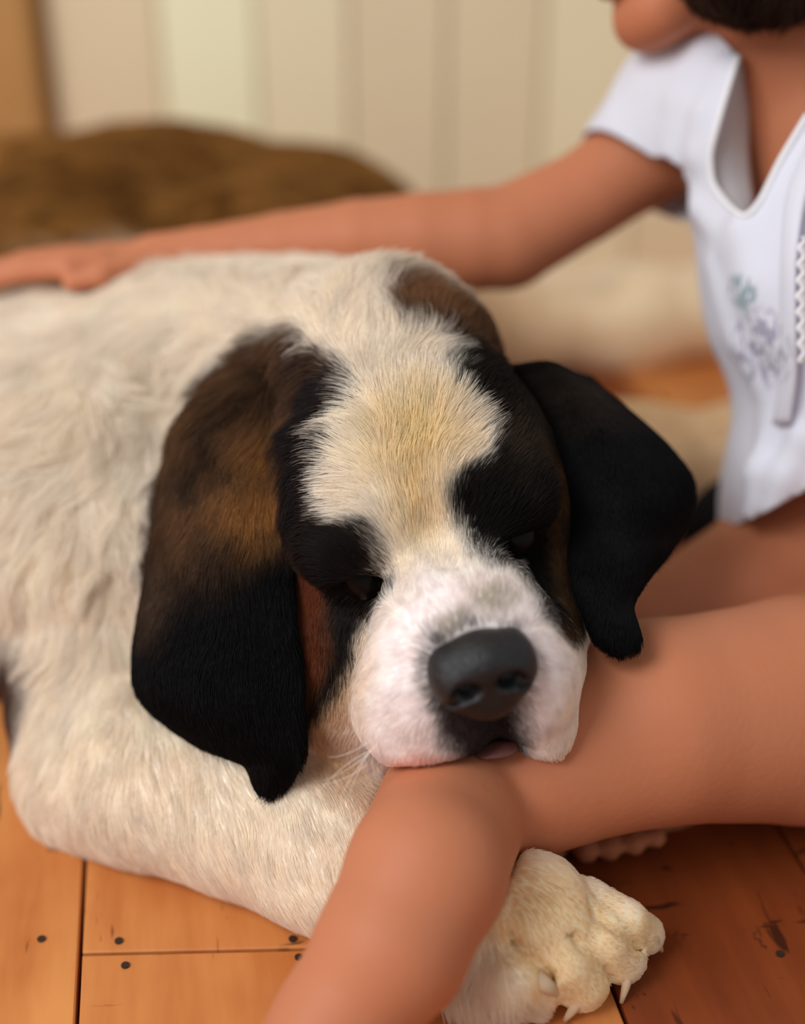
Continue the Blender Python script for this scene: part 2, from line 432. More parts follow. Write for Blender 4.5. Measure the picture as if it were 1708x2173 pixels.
# ------------------------------------------------------------------ person: the figure as one blended shape
# head
FC = P(1452, -300, .87)
Fw = RIGHT*-.88-UP*.35-FWD*.33; Fw /= np.linalg.norm(Fw)
Uw = UP-Fw*(UP@Fw); Uw /= np.linalg.norm(Uw); Sw = np.cross(Fw, Uw)
FR = np.stack([Sw, Fw, Uw])
def K(x, y, z): return FC+(Sw*x+Fw*y+Uw*z)*.001
def figure(B):
    def chain(pts, k=.02, kj=.007): B.chain(pts, k, kj)
    # arm laid over the dog's back
    chain([(1560, 250, .925, .046), (1440, 285, .945, .042), (1340, 350, .95, .035), (1240, 418, .95, .0325), (1075, 505, .95, .0365), (1010, 508, .95, .036), (900, 508, .95, .033), (760, 512, .952, .0295), (600, 524, .955, .0245), (420, 540, .955, .019), (330, 548, .952, .0178)], .015, .003)
    # hand
    HRm = np.stack([-RIGHT*.98-np.array([0, 0, 1])*.12, np.array([0, 1, 0.0]), np.array([-.12, 0, .98])])
    B.ell(P(215, 558, .952), (.034, .032, .0125), HRm, .012)
    for i, (dx, dd, dyy, L) in enumerate(((-8, -.030, 14, .92), (0, -.010, 0, 1.05), (0, .011, -8, 1.0), (12, .031, -14, .8))):
        k0 = P(150+dx, 556+dyy, .952+dd); k1 = P(150+dx-95*L, 562+dyy, .955+dd); k2 = P(150+dx-165*L, 580+dyy, .957+dd); k3 = P(150+dx-215*L, 602+dyy, .958+dd)
        B.cone(P(215, 556, .952+dd*.7), k0, .009, .0088, .004)
        B.cone(k0, k1, .0085, .0075, .003); B.cone(k1, k2, .0075, .0068, .003); B.cone(k2, k3, .0068, .0058, .003)
    B.cone(P(290, 570, .935), P(215, 586, .915), .010, .0085, .006); B.cone(P(215, 586, .915), P(150, 600, .912), .0085, .0065, .003)
    # near leg: thigh, knee, shin, foot beyond the frame
    chain([(1960, 1440, .86, .080), (1830, 1490, .815, .074), (1700, 1505, .78, .066), (1400, 1530, .75, .057), (1150, 1612, .742, .0495), (985, 1700, .728, .042)], .015)
    chain([(958, 1722, .705, .0405), (905, 1850, .648, .0388), (830, 2010, .630, .0358), (712, 2173, .622, .0293), (610, 2320, .606, .0262), (560, 2400, .60, .026)], .005)
    chain([(560, 2400, .60, .026), (600, 2600, .56, .022), (640, 2780, .53, .015)], .015)
    # far leg: thigh behind the dog's head, shin folded back under the near thigh
    chain([(1960, 1060, .985, .078), (1850, 1110, .96, .068), (1700, 1190, .92, .058), (1560, 1290, .89, .052), (1340, 1400, .865, .045), (1265, 1430, .862, .042)], .015)
    chain([(1265, 1430, .862, .041), (1330, 1500, .868, .036), (1480, 1600, .87, .028), (1530, 1640, .862, .025)], .015)
    B.chain([(1530, 1640, .862, .024), (1400, 1680, .835, .024), (1280, 1720, .818, .020)], .02)
    for x0, y0, d0, x1, y1, d1, r in ((1195, 1715, .82, 1165, 1788, .793, .0105), (1245, 1720, .818, 1243, 1797, .787, .0074), (1290, 1715, .82, 1293, 1793, .789, .0070), (1335, 1705, .823, 1345, 1783, .792, .0068), (1380, 1695, .826, 1391, 1770, .796, .0062)):
        B.cone(P(x0, y0, d0), P(x1, y1+8, d1-.003), r, r*1.05, .002)
    # trunk, neck
    chain([(1960, 1120, .97, .095), (1900, 800, .90, .082), (1850, 520, .893, .072), (1800, 335, .895, .060)], .03)
    chain([(1800, 335, .895, .060), (1692, 120, .876, .046), (1570, -110, .868, .047)], .025)
    chain([(1560, 260, .94, .042), (1700, 260, .935, .045), (1800, 270, .925, .05), (2050, 330, .86, .046)], .03)
    # other arm, outside the frame
    chain([(2050, 330, .86, .046), (2180, 640, .80, .034), (2230, 900, .77, .032), (2130, 1150, .74, .026), (2060, 1300, .73, .018)], .015)
    B.ell(P(2040, 1360, .73), (.026, .022, .012), k=.01)
    for j in range(4):
        B.cone(P(2030-18*j, 1390, .72+.004*j), P(1985-24*j, 1500+8*j, .70+.006*j), .0082, .0062, .003)
    B.cone(P(2020, 1340, .72), P(1945, 1390, .705), .0085, .0065, .004)
    B.ell(K(0, -12, 30), (.073, .092, .082), FR, .02)
    B.ell(K(0, 28, -30), (.058, .052, .072), FR, .03)
    B.ell(K(0, 58, -92), (.020, .018, .017), FR, .022)
    for s in (-1, 1):
        B.ell(K(40*s, 48, -28), (.025, .025, .028), FR, .02)
        B.cone(K(52*s, -5, -62), K(14*s, 62, -92), .014, .013, .022)
        B.ell(K(31*s, 86, 2), (.016, .010, .010), FR, .01, cut=True)
        B.ell(K(31*s, 74, 2), (.012, .012, .012), FR, .004)
        B.ell(K(75*s, -8, -8), (.008, .020, .030), FR, .006)
    B.cone(K(0, 84, 4), K(0, 98, -28), .008, .0105, .012)
    for s in (-1, 1): B.ell(K(9*s, 90, -33), (.008, .009, .007), FR, .005)
    B.ell(K(0, 82, -57), (.022, .010, .006), FR, .004)
    B.ell(K(0, 80, -67), (.019, .010, .007), FR, .004)

B = Field((-0.50, 0.20, -0.004), (0.70, 1.08, 0.82), 0.0035)
figure(B)

# ------------------------------------------------------------------ dog
dog_loc = Vector((-0.15, 0.85, 0.0))
dog = empty('dog', dog_loc, 'white dog with brown and black patches, resting its chin on a bare knee', 'dog')

def cam2w(v): return RIGHT*v[0]+UP*v[1]+FWD*v[2]
HO = CAM+cam2w((.0195, -.0214, .70))
hy = np.array([.0164, -.0486, -.075]); hy /= np.linalg.norm(hy)
hx = np.array([.0788, .0212, .0035]); hx -= hy*(hx@hy); hx /= np.linalg.norm(hx)
HX, HY = cam2w(hx), cam2w(hy)
HZ = np.cross(HX, HY); HZ = HZ if HZ[2] > 0 else -HZ
HR = np.stack([HX, HY, HZ])
def H(x, y, z): return HO+(HX*x+HY*y+HZ*z)*0.001     # head frame in millimetres

D = Field((-0.62, 0.42, -0.005), (0.50, 1.62, 0.36), 0.0035)
# trunk: neck, chest, belly, rump
D.chain([(815, 830, .815, .074), (650, 865, .90, .084), (370, 890, .975, .103), (120, 800, 1.10, .120), (160, 640, 1.24, .128), (290, 545, 1.33, .125)], 0.03)
D.ell(P(640, 700, .93), (.11, .07, .040), k=.03)
D.ell(P(180, 1080, .91), (.10, .10, .105), k=.04)
D.ell(P(60, 960, .99), (.11, .12, .115), k=.04)
D.ell(P(560, 1230, .85), (.09, .08, .085), k=.04)
D.ell(P(700, 1420, .775), (.055, .06, .062), k=.03)
# rump, thighs and hind legs stretched out towards the right
D.ell(P(640, 540, 1.32), (.13, .10, .10), k=.04)
D.ell(P(440, 500, 1.33), (.10, .10, .10), k=.04)
D.ell(P(30, 530, 1.34), (.12, .10, .11), k=.04)
D.chain([(640, 560, 1.32, .10), (840, 620, 1.40, .075), (1100, 672, 1.48, .056), (1330, 680, 1.50, .054), (1560, 650, 1.52, .048), (1700, 650, 1.53, .042), (1800, 660, 1.52, .036)], 0.03)
D.chain([(500, 640, 1.22, .10), (800, 860, 1.15, .075), (1050, 960, 1.13, .055), (1340, 980, 1.135, .043), (1600, 975, 1.145, .043), (1760, 985, 1.14, .036), (1850, 1000, 1.13, .03)], 0.03)
# near front leg
D.chain([(220, 1230, .875, .078), (222, 1450, .858, .055), (215, 1635, .822, .040), (330, 1652, .797, .045), (520, 1715, .772, .042), (700, 1800, .742, .0385), (840, 1855, .722, .036), (960, 1885, .712, .035), (1080, 1930, .705, .036)], 0.03)
D.ell(P(212, 1650, .82), (.038, .034, .036), k=.02)
D.ell(P(-60, 1390, .99), (.06, .07, .055), k=.03)
# far front leg, folded under the chest
D.chain([(800, 1350, .84, .06), (760, 1560, .80, .045), (900, 1640, .80, .035)], 0.03)
# paw with four toes
PR = np.stack([RIGHT*.83-np.array([0, 1, 0])*.55, RIGHT*.55+np.array([0, 1, 0])*.83, np.array([0, 0, 1.0])]); PR /= np.linalg.norm(PR, axis=1, keepdims=True)
D.ell(Pz(1105, 1935, .036), (.044, .034, .029), PR, .015)
TOES = (((1012, 2005), (1082, 2068), (1128, 2098)), ((1105, 1965), (1190, 2035), (1232, 2080)), ((1190, 1935), (1275, 1995), (1318, 2032)), ((1245, 1908), (1325, 1955), (1366, 1982)))
for (q0, q1, q2), r_ in zip(TOES, (.0160, .0165, .0148, .0120)):
    D.cone(Pz(*q0, .038), Pz(*q1, .032), r_, r_, .003); D.cone(Pz(*q1, .032), Pz(*q2, .0165), r_, r_*.92, .002)
    D.cone(Pz(*q0, .022), Pz(*q2, .013), r_, r_*.9, .002)
for g in (((1058, 1975, .050), (1120, 2025, .046), (1165, 2065, .036), (1188, 2090, .020)), ((1150, 1945, .051), (1235, 2005, .045), (1278, 2042, .034), (1292, 2070, .018)), ((1225, 1920, .050), (1300, 1968, .044), (1340, 2000, .032), (1352, 2025, .016))):
    for a_, b_ in zip(g[:-1], g[1:]): D.cone(Pz(*a_), Pz(*b_), .0024, .0024, .004, cut=True)
D.ell(Pz(1030, 2075, .018), (.024, .022, .018), k=.008)
# skull
D.ell(H(0, -80, -12), (.086, .085, .064), HR, .02)
for s in (-1, 1):
    D.ell(H(28*s, -62, 22), (.044, .050, .040), HR, .02)
    D.ell(H(42*s, -14, 12), (.028, .024, .018), HR, .022)     # brow
    D.ell(H(60*s, -58, -48), (.034, .050, .046), HR, .025)     # cheek
D.ell(H(0, -98, 34), (.055, .05, .036), HR, .03)
# muzzle
D.ell(H(0, 26, -26), (.044, .056, .036), HR, .015)
D.ell(H(0, 48, -22), (.040, .034, .030), HR, .012)
D.ell(H(-30, 48, -46), (.032, .036, .036), HR, .012)
D.ell(H(27, 50, -50), (.027, .036, .040), HR, .012)
D.ell(H(-41, 48, -58), (.024, .028, .026), HR, .010)
D.ell(H(-30, 60, -66), (.024, .024, .018), HR, .010)
D.ell(H(29, 62, -82), (.017, .020, .020), HR, .010)
D.ell(H(42, 26, -64), (.020, .030, .030), HR, .010)
D.ell(H(-13, 66, -54), (.018, .018, .024), HR, .008)          # upper lip lobes below the nose
D.ell(H(19, 66, -58), (.016, .018, .024), HR, .008)
D.ell(H(-2, 34, -82), (.036, .040, .016), HR, .010)           # lower jaw
D.ell(H(-58, -14, -78), (.030, .040, .042), HR, .018)           # jowl and throat
D.ell(H(48, -18, -74), (.030, .040, .040), HR, .018)
# hollows: eyes, stop, cleft of the upper lip, mouth corner
for s in (-1, 1):
    D.ell(H(42*s, 3, -6), (.0135, .010, .0065), HR, .008, cut=True)
D.cone(H(0, 4, 18), H(0, 26, 14), .006, .004, .012, cut=True)
D.cone(H(3, 88, -38), H(3, 86, -62), .0018, .0022, .004, cut=True)
D.ell(H(4, 78, -78), (.011, .012, .007), HR, .005, cut=True)

# the soft body gives way where the child's limbs press against it
T_ = Field(D.lo, D.lo+D.h*(D.n-1), D.h); figure(T_)
A_ = D.F; B_ = 0.0015-T_.F
h_ = np.maximum(0.008-np.abs(A_-B_), 0)/0.008
D.F = (np.maximum(A_, B_)+h_*h_*0.002).astype(np.float32)
DV, DQ = D.net()
body = mesh_obj('body', DV, DQ, M['coat_skin'], dog)
DN = vert_normals(DV, DQ)

LAYERS = [   # colour, second colour, soft edge, depth range, outline in the coat chart (metres)
    ((242, 226, 180), (234, 212, 160), 0.022, (-0.808, 0.142), ((-0.009, 0.076), (0.004, 0.089), (0.019, 0.083), (0.024, 0.065), (0.019, 0.048), (0.013, 0.028), (0.008, 0.013), (0.001, 0.028), (-0.006, 0.048), (-0.013, 0.06))),  # tan_fore
    ((226, 198, 164), (214, 182, 146), 0.01, (-0.808, 0.142), ((-0.016, -0.03), (-0.021, -0.051), (-0.03, -0.087), (-0.028, -0.104), (-0.014, -0.118), (-0.016, -0.127), (-0.055, -0.114), (-0.055, -0.077), (-0.034, -0.051))),  # throat
    ((255, 250, 250), (248, 240, 238), 0.014, (-0.808, 0.142), ((0.011, 0.001), (-0.006, -0.015), (-0.015, -0.035), (-0.025, -0.09), (-0.017, -0.115), (0.041, -0.131), (0.075, -0.103), (0.085, -0.07), (0.087, -0.041), (0.071, -0.015), (0.05, 0.002))),  # muzzle
    ((118, 84, 58), (76, 56, 44), 0.004, (-0.808, 0.162), ((-0.135, 0.097), (-0.113, 0.122), (-0.084, 0.138), (-0.059, 0.138), (-0.052, 0.122), (-0.035, 0.115), (-0.026, 0.1), (-0.029, 0.086), (-0.037, 0.069), (-0.041, 0.056), (-0.042, 0.042), (-0.037, 0.028), (-0.027, 0.024), (-0.013, 0.017), (-0.009, 0.006), (-0.011, -0.003), (-0.007, -0.01), (-0.013, -0.018), (-0.016, -0.026), (-0.023, -0.029), (-0.026, -0.041), (-0.032, -0.057), (-0.042, -0.077), (-0.052, -0.086), (-0.077, -0.079), (-0.123, -0.06), (-0.145, 0.011), (-0.145, 0.06))),  # left_brown
    ((186, 130, 72), (140, 98, 58), 0.012, (-0.808, 0.162), ((-0.099, 0.053), (-0.083, 0.084), (-0.06, 0.067), (-0.063, 0.031), (-0.089, 0.02), (-0.105, 0.036))),  # left_gold
    ((48, 41, 42), (32, 28, 30), 0.006, (-0.808, 0.162), ((-0.043, 0.113), (-0.026, 0.1), (-0.029, 0.086), (-0.037, 0.069), (-0.041, 0.056), (-0.042, 0.042), (-0.037, 0.028), (-0.051, 0.018), (-0.066, 0.023), (-0.063, 0.056), (-0.056, 0.083), (-0.048, 0.102))),  # left_black_band
    ((28, 24, 24), (40, 34, 32), 0.006, (-0.808, 0.162), ((-0.038, 0.027), (-0.027, 0.024), (-0.013, 0.016), (-0.009, 0.006), (-0.011, -0.003), (-0.007, -0.01), (-0.013, -0.018), (-0.016, -0.026), (-0.023, -0.029), (-0.026, -0.041), (-0.032, -0.057), (-0.042, -0.077), (-0.052, -0.086), (-0.042, -0.051), (-0.039, -0.018), (-0.054, 0.006), (-0.053, 0.021))),  # left_eye_black
    ((140, 74, 42), (100, 52, 32), 0.006, (-0.808, 0.162), ((-0.061, 0.005), (-0.044, -0.007), (-0.041, -0.023), (-0.043, -0.051), (-0.05, -0.07), (-0.055, -0.051), (-0.06, -0.026))),  # left_red
    ((46, 38, 32), (28, 24, 23), 0.004, (-0.808, 0.192), ((-0.015, 0.163), (-0.001, 0.147), (-0.002, 0.134), (0.02, 0.126), (0.024, 0.108), (0.028, 0.094), (0.037, 0.083), (0.045, 0.074), (0.047, 0.065), (0.043, 0.056), (0.032, 0.047), (0.026, 0.035), (0.03, 0.021), (0.041, 0.01), (0.058, 0.002), (0.067, -0.008), (0.074, -0.022), (0.08, -0.032), (0.097, -0.034), (0.109, -0), (0.13, 0.077), (0.122, 0.105), (0.086, 0.124), (0.032, 0.151), (0.007, 0.159))),  # right_dark
    ((168, 124, 88), (120, 88, 62), 0.01, (-0.808, 0.192), ((-0.015, 0.163), (-0.001, 0.147), (-0.002, 0.134), (0.02, 0.129), (0.048, 0.122), (0.075, 0.107), (0.091, 0.103), (0.077, 0.129), (0.03, 0.157), (0.007, 0.168))),  # right_ridge
    ((84, 70, 58), (60, 50, 42), 0.012, (-0.808, 0.162), ((0.048, 0.078), (0.077, 0.078), (0.085, 0.054), (0.058, 0.053), (0.047, 0.063))),  # right_brow
    ((18, 16, 17), (26, 23, 22), 0.01, (-0.808, 0.162), ((0.032, 0.045), (0.051, 0.045), (0.068, 0.028), (0.079, -0), (0.074, -0.02), (0.059, 0.003), (0.041, 0.011), (0.03, 0.022), (0.027, 0.035))),  # right_eye_black
    ((108, 76, 46), (72, 52, 34), 0.006, (-0.808, 0.162), ((0.081, 0.062), (0.091, 0.057), (0.088, 0.025), (0.091, -0.001), (0.095, -0.033), (0.082, -0.033), (0.082, -0.011), (0.08, 0.02))),  # right_cheek
    ((44, 39, 40), (70, 62, 62), 0.008, (-0.808, 0.142), ((0.009, -0.048), (0.016, -0.067), (0.021, -0.082), (0.034, -0.117), (0.05, -0.111), (0.057, -0.1), (0.063, -0.096), (0.061, -0.068), (0.061, -0.043), (0.056, -0.028), (0.033, -0.027), (0.017, -0.032))),  # lip_grey
    ((186, 176, 162), (198, 188, 176), 0.006, (-0.808, 0.142), ((0.019, -0.025), (0.024, -0.02), (0.032, -0.02), (0.031, -0.027), (0.021, -0.031))),  # spot_a
    ((196, 186, 168), (204, 194, 176), 0.007, (-0.808, 0.142), ((0.034, -0.012), (0.046, -0.01), (0.054, -0.015), (0.048, -0.018), (0.035, -0.016))),  # spot_b
    ((250, 222, 212), (244, 212, 202), 0.007, (-0.808, 0.142), ((-0.006, -0.096), (0.011, -0.09), (0.022, -0.093), (0.026, -0.122), (0.002, -0.122))),  # lip_pink
    ((112, 82, 66), (80, 58, 48), 0.012, (-0.808, 0.492), ((-0.357, -0.054), (-0.235, -0.047), (-0.229, -0.073), (-0.236, -0.108), (-0.305, -0.131))),  # flank_dark
    ((188, 138, 74), (140, 98, 50), 0.03, (0.147, 2.192), ((-0.806, 0.459), (-0.186, 0.459), (-0.071, 0.413), (0.003, 0.372), (0.049, 0.335), (0.021, 0.271), (-0.158, 0.24), (-0.297, 0.198), (-0.609, 0.094))),  # rump
    ((104, 96, 76), (120, 110, 90), 0.018, (0.392, 2.192), ((0.161, 0.246), (0.194, 0.277), (0.234, 0.29), (0.237, 0.266), (0.198, 0.245))),  # leg_spot
    ((250, 236, 210), (244, 226, 196), 0.04, (0.232, 2.192), ((0.071, 0.286), (0.56, 0.316), (0.56, -0.002), (0.12, 0.022), (0.022, 0.218))),  # hind
    ((248, 228, 188), (240, 214, 172), 0.012, (-0.808, -0.008), ((0.051, -0.154), (0.068, -0.151), (0.139, -0.186), (0.135, -0.208), (0.094, -0.232), (0.071, -0.22), (0.046, -0.19), (0.041, -0.172))),  # paw
]
EAR_LAYERS = [   # colour, second colour, soft edge, depth range, outline in the coat chart (metres)
    ((128, 92, 62), (84, 62, 46), 0.026, (-0.808, 0.162), ((-0.143, -0.014), (-0.124, 0.002), (-0.103, 0.004), (-0.088, 0.018), (-0.067, 0.028), (-0.014, 0.041), (-0.014, 0.144), (-0.138, 0.144))),  # ear_brown
    ((190, 132, 72), (140, 98, 58), 0.016, (-0.808, 0.162), ((-0.093, 0.052), (-0.078, 0.081), (-0.059, 0.07), (-0.061, 0.031), (-0.082, 0.019), (-0.101, 0.033))),  # ear_gold
    ((44, 32, 28), (34, 26, 24), 0.01, (-0.808, 0.162), ((-0.123, 0.049), (-0.109, 0.083), (-0.077, 0.12), (-0.072, 0.115), (-0.101, 0.078), (-0.117, 0.044))),  # ear_crease: shade of the ear's fold, painted as a dark strip
    ((86, 66, 52), (60, 46, 38), 0.012, (-0.808, 0.162), ((-0.145, 0.002), (-0.132, 0.004), (-0.124, -0.017), (-0.138, -0.04), (-0.148, -0.038))),  # ear_edge
    ((52, 40, 32), (30, 24, 22), 0.014, (-0.808, 0.162), ((0.072, 0.112), (0.11, 0.109), (0.129, 0.085), (0.102, 0.08), (0.08, 0.093))),  # ear_top2
]
COMB = [     # chart position and depth, lie of the hair, length in mm, lift, wave
    (0.036, -0.02, -0.164, 0, 1, 5, 0.25, 0),
    (0.018, -0.014, -0.155, -0.5, 1, 5, 0.25, 0),
    (0.055, -0.016, -0.156, 0.4, 1, 5, 0.25, 0),
    (-0.006, -0.044, -0.154, -1, -0.2, 5, 0.2, 0),
    (-0.013, -0.068, -0.15, -1, -0.5, 6, 0.25, 0),
    (0.001, -0.09, -0.147, -0.4, -1, 5, 0.2, 0),
    (0.074, -0.068, -0.151, 0.5, -1, 5, 0.2, 0),
    (0.069, -0.039, -0.158, 0.7, -0.3, 5, 0.2, 0),
    (0.019, 0.006, -0.123, 0, 1, 6, 0.3, 0),
    (0.042, -0.084, -0.142, 0, -1, 3, 0.2, 0),
    (0.004, 0.038, -0.118, -0.2, 1, 9, 0.35, 0.1),
    (0.001, 0.063, -0.113, 0, 1, 12, 0.4, 0.15),
    (-0.023, 0.06, -0.114, -1, 0.3, 14, 0.4, 0.1),
    (-0.033, 0.038, -0.118, -1, -0.2, 14, 0.35, 0.1),
    (0.036, 0.068, -0.114, 0.8, 0.8, 13, 0.35, 0.1),
    (0.012, 0.094, -0.1, 0.1, 1, 14, 0.4, 0.15),
    (-0.006, 0.131, -0.066, -0.2, 1, 18, 0.35, 0.15),
    (-0.05, -0.013, -0.09, -0.3, -1, 16, 0.25, 0.1),
    (-0.039, -0.038, -0.094, -0.3, -1, 12, 0.25, 0.1),
    (-0.034, -0.063, -0.098, -0.2, -1, 10, 0.25, 0.1),
    (-0.044, 0.076, -0.098, -0.8, -0.5, 22, 0.3, 0.15),
    (-0.083, 0.121, -0.018, -0.8, -0.6, 25, 0.3, 0.2),
    (-0.066, 0.051, -0.084, -0.6, -0.8, 24, 0.3, 0.2),
    (-0.02, 0.006, -0.127, -0.6, 0.5, 8, 0.3, 0),
    (0.055, 0.035, -0.124, 0.6, 0.7, 9, 0.3, 0),
    (0.065, 0.013, -0.095, 0.6, -0.3, 7, 0.25, 0),
    (0.084, 0.013, -0.083, 0.3, -1, 9, 0.25, 0),
    (0.086, -0.02, -0.095, 0.1, -1, 9, 0.25, 0),
    (0.038, 0.115, -0.073, 0.6, 0.7, 20, 0.35, 0.15),
    (0.126, 0.197, 0.63, 0.7, -0.4, 18, 0.3, 0.1),
    (0.021, 0.148, -0.044, 0.5, 0.6, 24, 0.35, 0.2),
    (-0.059, 0.163, -0.005, -0.6, 0.7, 30, 0.4, 0.25),
    (-0.11, 0.181, 0.064, -0.5, 0.8, 30, 0.5, 0.3),
    (-0.026, 0.167, -0.028, 0.3, 0.8, 28, 0.5, 0.3),
    (-0.162, 0.142, 0.055, -0.1, -1, 42, 0.35, 0.3),
    (-0.156, 0.116, 0.04, -0.5, -0.9, 44, 0.3, 0.3),
    (-0.179, 0.183, 0.094, -0.8, 0.3, 28, 0.25, 0.35),
    (-0.234, 0.184, 0.121, -1, -0.1, 24, 0.2, 0.3),
    (-0.242, 0.116, 0.044, -0.9, -0.6, 40, 0.3, 0.35),
    (-0.198, 0.116, 0.038, 0.6, -0.6, 40, 0.3, 0.35),
    (-0.178, 0.069, 0.015, 0.5, -0.9, 38, 0.3, 0.35),
    (-0.213, 0.069, 0.006, -0.5, -0.9, 40, 0.3, 0.35),
    (-0.227, 0.011, -0.006, -0.5, -0.9, 35, 0.3, 0.3),
    (-0.178, 0.011, -0.01, 0.1, -1, 35, 0.3, 0.3),
    (-0.164, -0.026, -0.01, 0.2, -1, 28, 0.3, 0.25),
    (-0.21, -0.041, -0.006, -0.2, -1, 28, 0.3, 0.2),
    (-0.228, -0.09, -0.004, -0.4, -1, 20, 0.3, 0.1),
    (-0.177, -0.11, -0.05, 0.2, -1, 14, 0.3, 0.1),
    (-0.133, -0.118, -0.067, 0.5, -0.9, 13, 0.3, 0.1),
    (-0.091, -0.129, -0.086, 0.6, -0.8, 12, 0.3, 0.1),
    (-0.051, -0.142, -0.108, 0.6, -0.7, 11, 0.3, 0.05),
    (-0.077, -0.09, -0.073, 0.5, -0.8, 13, 0.3, 0.1),
    (-0.024, -0.117, -0.085, 0.3, -1, 9, 0.3, 0.05),
    (-0.113, -0.157, -0.079, 0.5, -1, 12, 0.35, 0.1),
    (0.064, -0.166, -0.137, 0.8, -0.6, 5, 0.15, 0),
    (0.073, -0.184, -0.141, 0.7, -0.8, 2.6, 0.1, 0),
    (0.082, -0.195, -0.143, 0.6, -0.9, 2.2, 0.1, 0),
    (0.108, -0.192, -0.13, 0.8, -0.6, 2.2, 0.1, 0),
    (0.06, -0.2, -0.151, 0.6, -0.8, 2.6, 0.1, 0),
    (0.097, -0.181, -0.12, 0.8, -0.6, 2.6, 0.1, 0),
    (0.046, -0.209, -0.15, 0.4, -1, 16, 0.4, 0.1),
    (0.035, -0.205, -0.142, 0.3, -1, 20, 0.4, 0.15),
    (-0.251, 0.322, 0.353, -0.7, -0.7, 28, 0.35, 0.3),
    (-0.111, 0.328, 0.411, 0.7, -0.7, 24, 0.35, 0.3),
    (-0.346, 0.307, 0.326, -0.7, -0.7, 28, 0.35, 0.3),
    (0.229, 0.233, 0.631, 1, -0.1, 12, 0.3, 0.1),
    (0.233, 0.082, 0.285, 1, 0, 10, 0.3, 0.1),
]
# coat pattern: outlines of the patches in a chart fixed to the dog (two axes across it, one through it)
DC = np.array([0.0, 0.7, 0.15])
CA = np.stack([[1, 0, 0.], [0, math.sin(PITCH), math.cos(PITCH)], [0, math.cos(PITCH), -math.sin(PITCH)]])
def poly_sd(uv, q):
    """signed distance to a polygon, negative inside"""
    q = np.asarray(q, float); d = np.full(len(uv), 1e9); ins = np.zeros(len(uv), bool)
    for a, b in zip(q, np.roll(q, -1, 0)):
        e = b-a; w = uv-a; t = np.clip((w@e)/max(e@e, 1e-12), 0, 1)
        d = np.minimum(d, ((w-t[:, None]*e)**2).sum(1))
        c = (a[1] > uv[:, 1]) != (b[1] > uv[:, 1])
        with np.errstate(divide='ignore', invalid='ignore'):
            xi = a[0]+(uv[:, 1]-a[1])*(b[0]-a[0])/(b[1]-a[1])
        ins ^= c & (uv[:, 0] < xi)
    d = np.sqrt(d); return np.where(ins, -d, d)
def wob(p, f, seed=0):
    """smooth pseudo noise in -1..1"""
    r = np.random.default_rng(seed); v = 0
    for i in range(5):
        k = r.normal(size=3); k *= f*(0.6+0.9*r.random())/np.linalg.norm(k)
        v = v+np.sin(p@k+r.random()*6.28)
    return np.clip(v/2.4, -1, 1)
def paint(p, layers, base, base2, jit=None):
    q = (p-DC)@CA.T
    uv = q[:, :2].copy()
    uv[:, 0] += 0.0025*wob(p, 260, 11); uv[:, 1] += 0.0025*wob(p, 260, 12)
    if jit is not None: uv += jit
    m = (0.5+0.5*wob(p, 180, 5))[:, None]*0.6+0.4*(0.5+0.5*wob(p, 700, 6))[:, None]
    col = lin(*base)*(1-m)+lin(*base2)*m
    for c1, c2, bw, (d0, d1), poly in layers:
        sd = poly_sd(uv, poly)
        a = np.clip(0.5-sd/(2*bw), 0, 1); a = a*a*(3-2*a)
        a = a*np.clip((q[:, 2]-d0)/0.05+0.5, 0, 1)*np.clip((d1-q[:, 2])/0.05+0.5, 0, 1)
        a = a[:, None]; cc = lin(*c1)*(1-m)+lin(*c2)*m
        col = col*(1-a)+cc*a
    return col
def coat(p, n=None, jit=None): return paint(p, LAYERS, (250, 243, 232), (243, 233, 218), jit)

set_col(body, coat(DV, DN))

# nose
nf = Field(np.minimum(H(-40, 60, -45), H(40, 110, 20))-.03, np.maximum(H(-40, 60, -45), H(40, 110, 20))+.03, 0.0011)
NO = np.array([2, 80, -16.0])
na = math.radians(16.0)
NR = np.stack([HX, HY*math.cos(na)+HZ*math.sin(na), HZ*math.cos(na)-HY*math.sin(na)])
def NH(x, y, z): return H(*NO)+np.array([x, y, z])@NR*0.001
nf.ell(NH(0, 0, 2), (.024, .016, .018), NR, .004)
nf.ell(NH(0, 4, 6), (.018, .013, .010), NR, .006)
for s in (-1, 1):
    nf.ell(NH(14*s, 3, -2), (.0125, .014, .014), NR, .006)
    nf.ell(NH(17*s, -3, 3), (.0085, .014, .012), NR, .005)
nf.ell(NH(0, 2, -13), (.017, .011, .013), NR, .006)
for s in (-1, 1):
    nf.ell(NH(11*s, 17, -3), (.0072, .011, .0050), NR, .003, cut=True)
    nf.cone(NH(14*s, 16, -5), NH(22*s, 7, -9), .0030, .0018, .003, cut=True)
nf.cone(NH(0, 19, -2), NH(0, 13, -28), .0012, .0016, .003, cut=True)
nv_, nq_ = nf.net()
nose = mesh_obj('nose', nv_, nq_, M['nose'], dog)

# eyes
for s in (-1, 1):
    bm = bmesh.new(); bmesh.ops.create_uvsphere(bm, u_segments=24, v_segments=16, radius=0.0125)
    bmesh.ops.translate(bm, verts=bm.verts, vec=Vector(H(42*s, -5, -7)))
    me = bpy.data.meshes.new('eye'); bm.to_mesh(me); bm.free(); me.materials.append(M['eye'])
    me.polygons.foreach_set('use_smooth', [True]*len(me.polygons))
    link(bpy.data.objects.new('eye', me), dog)

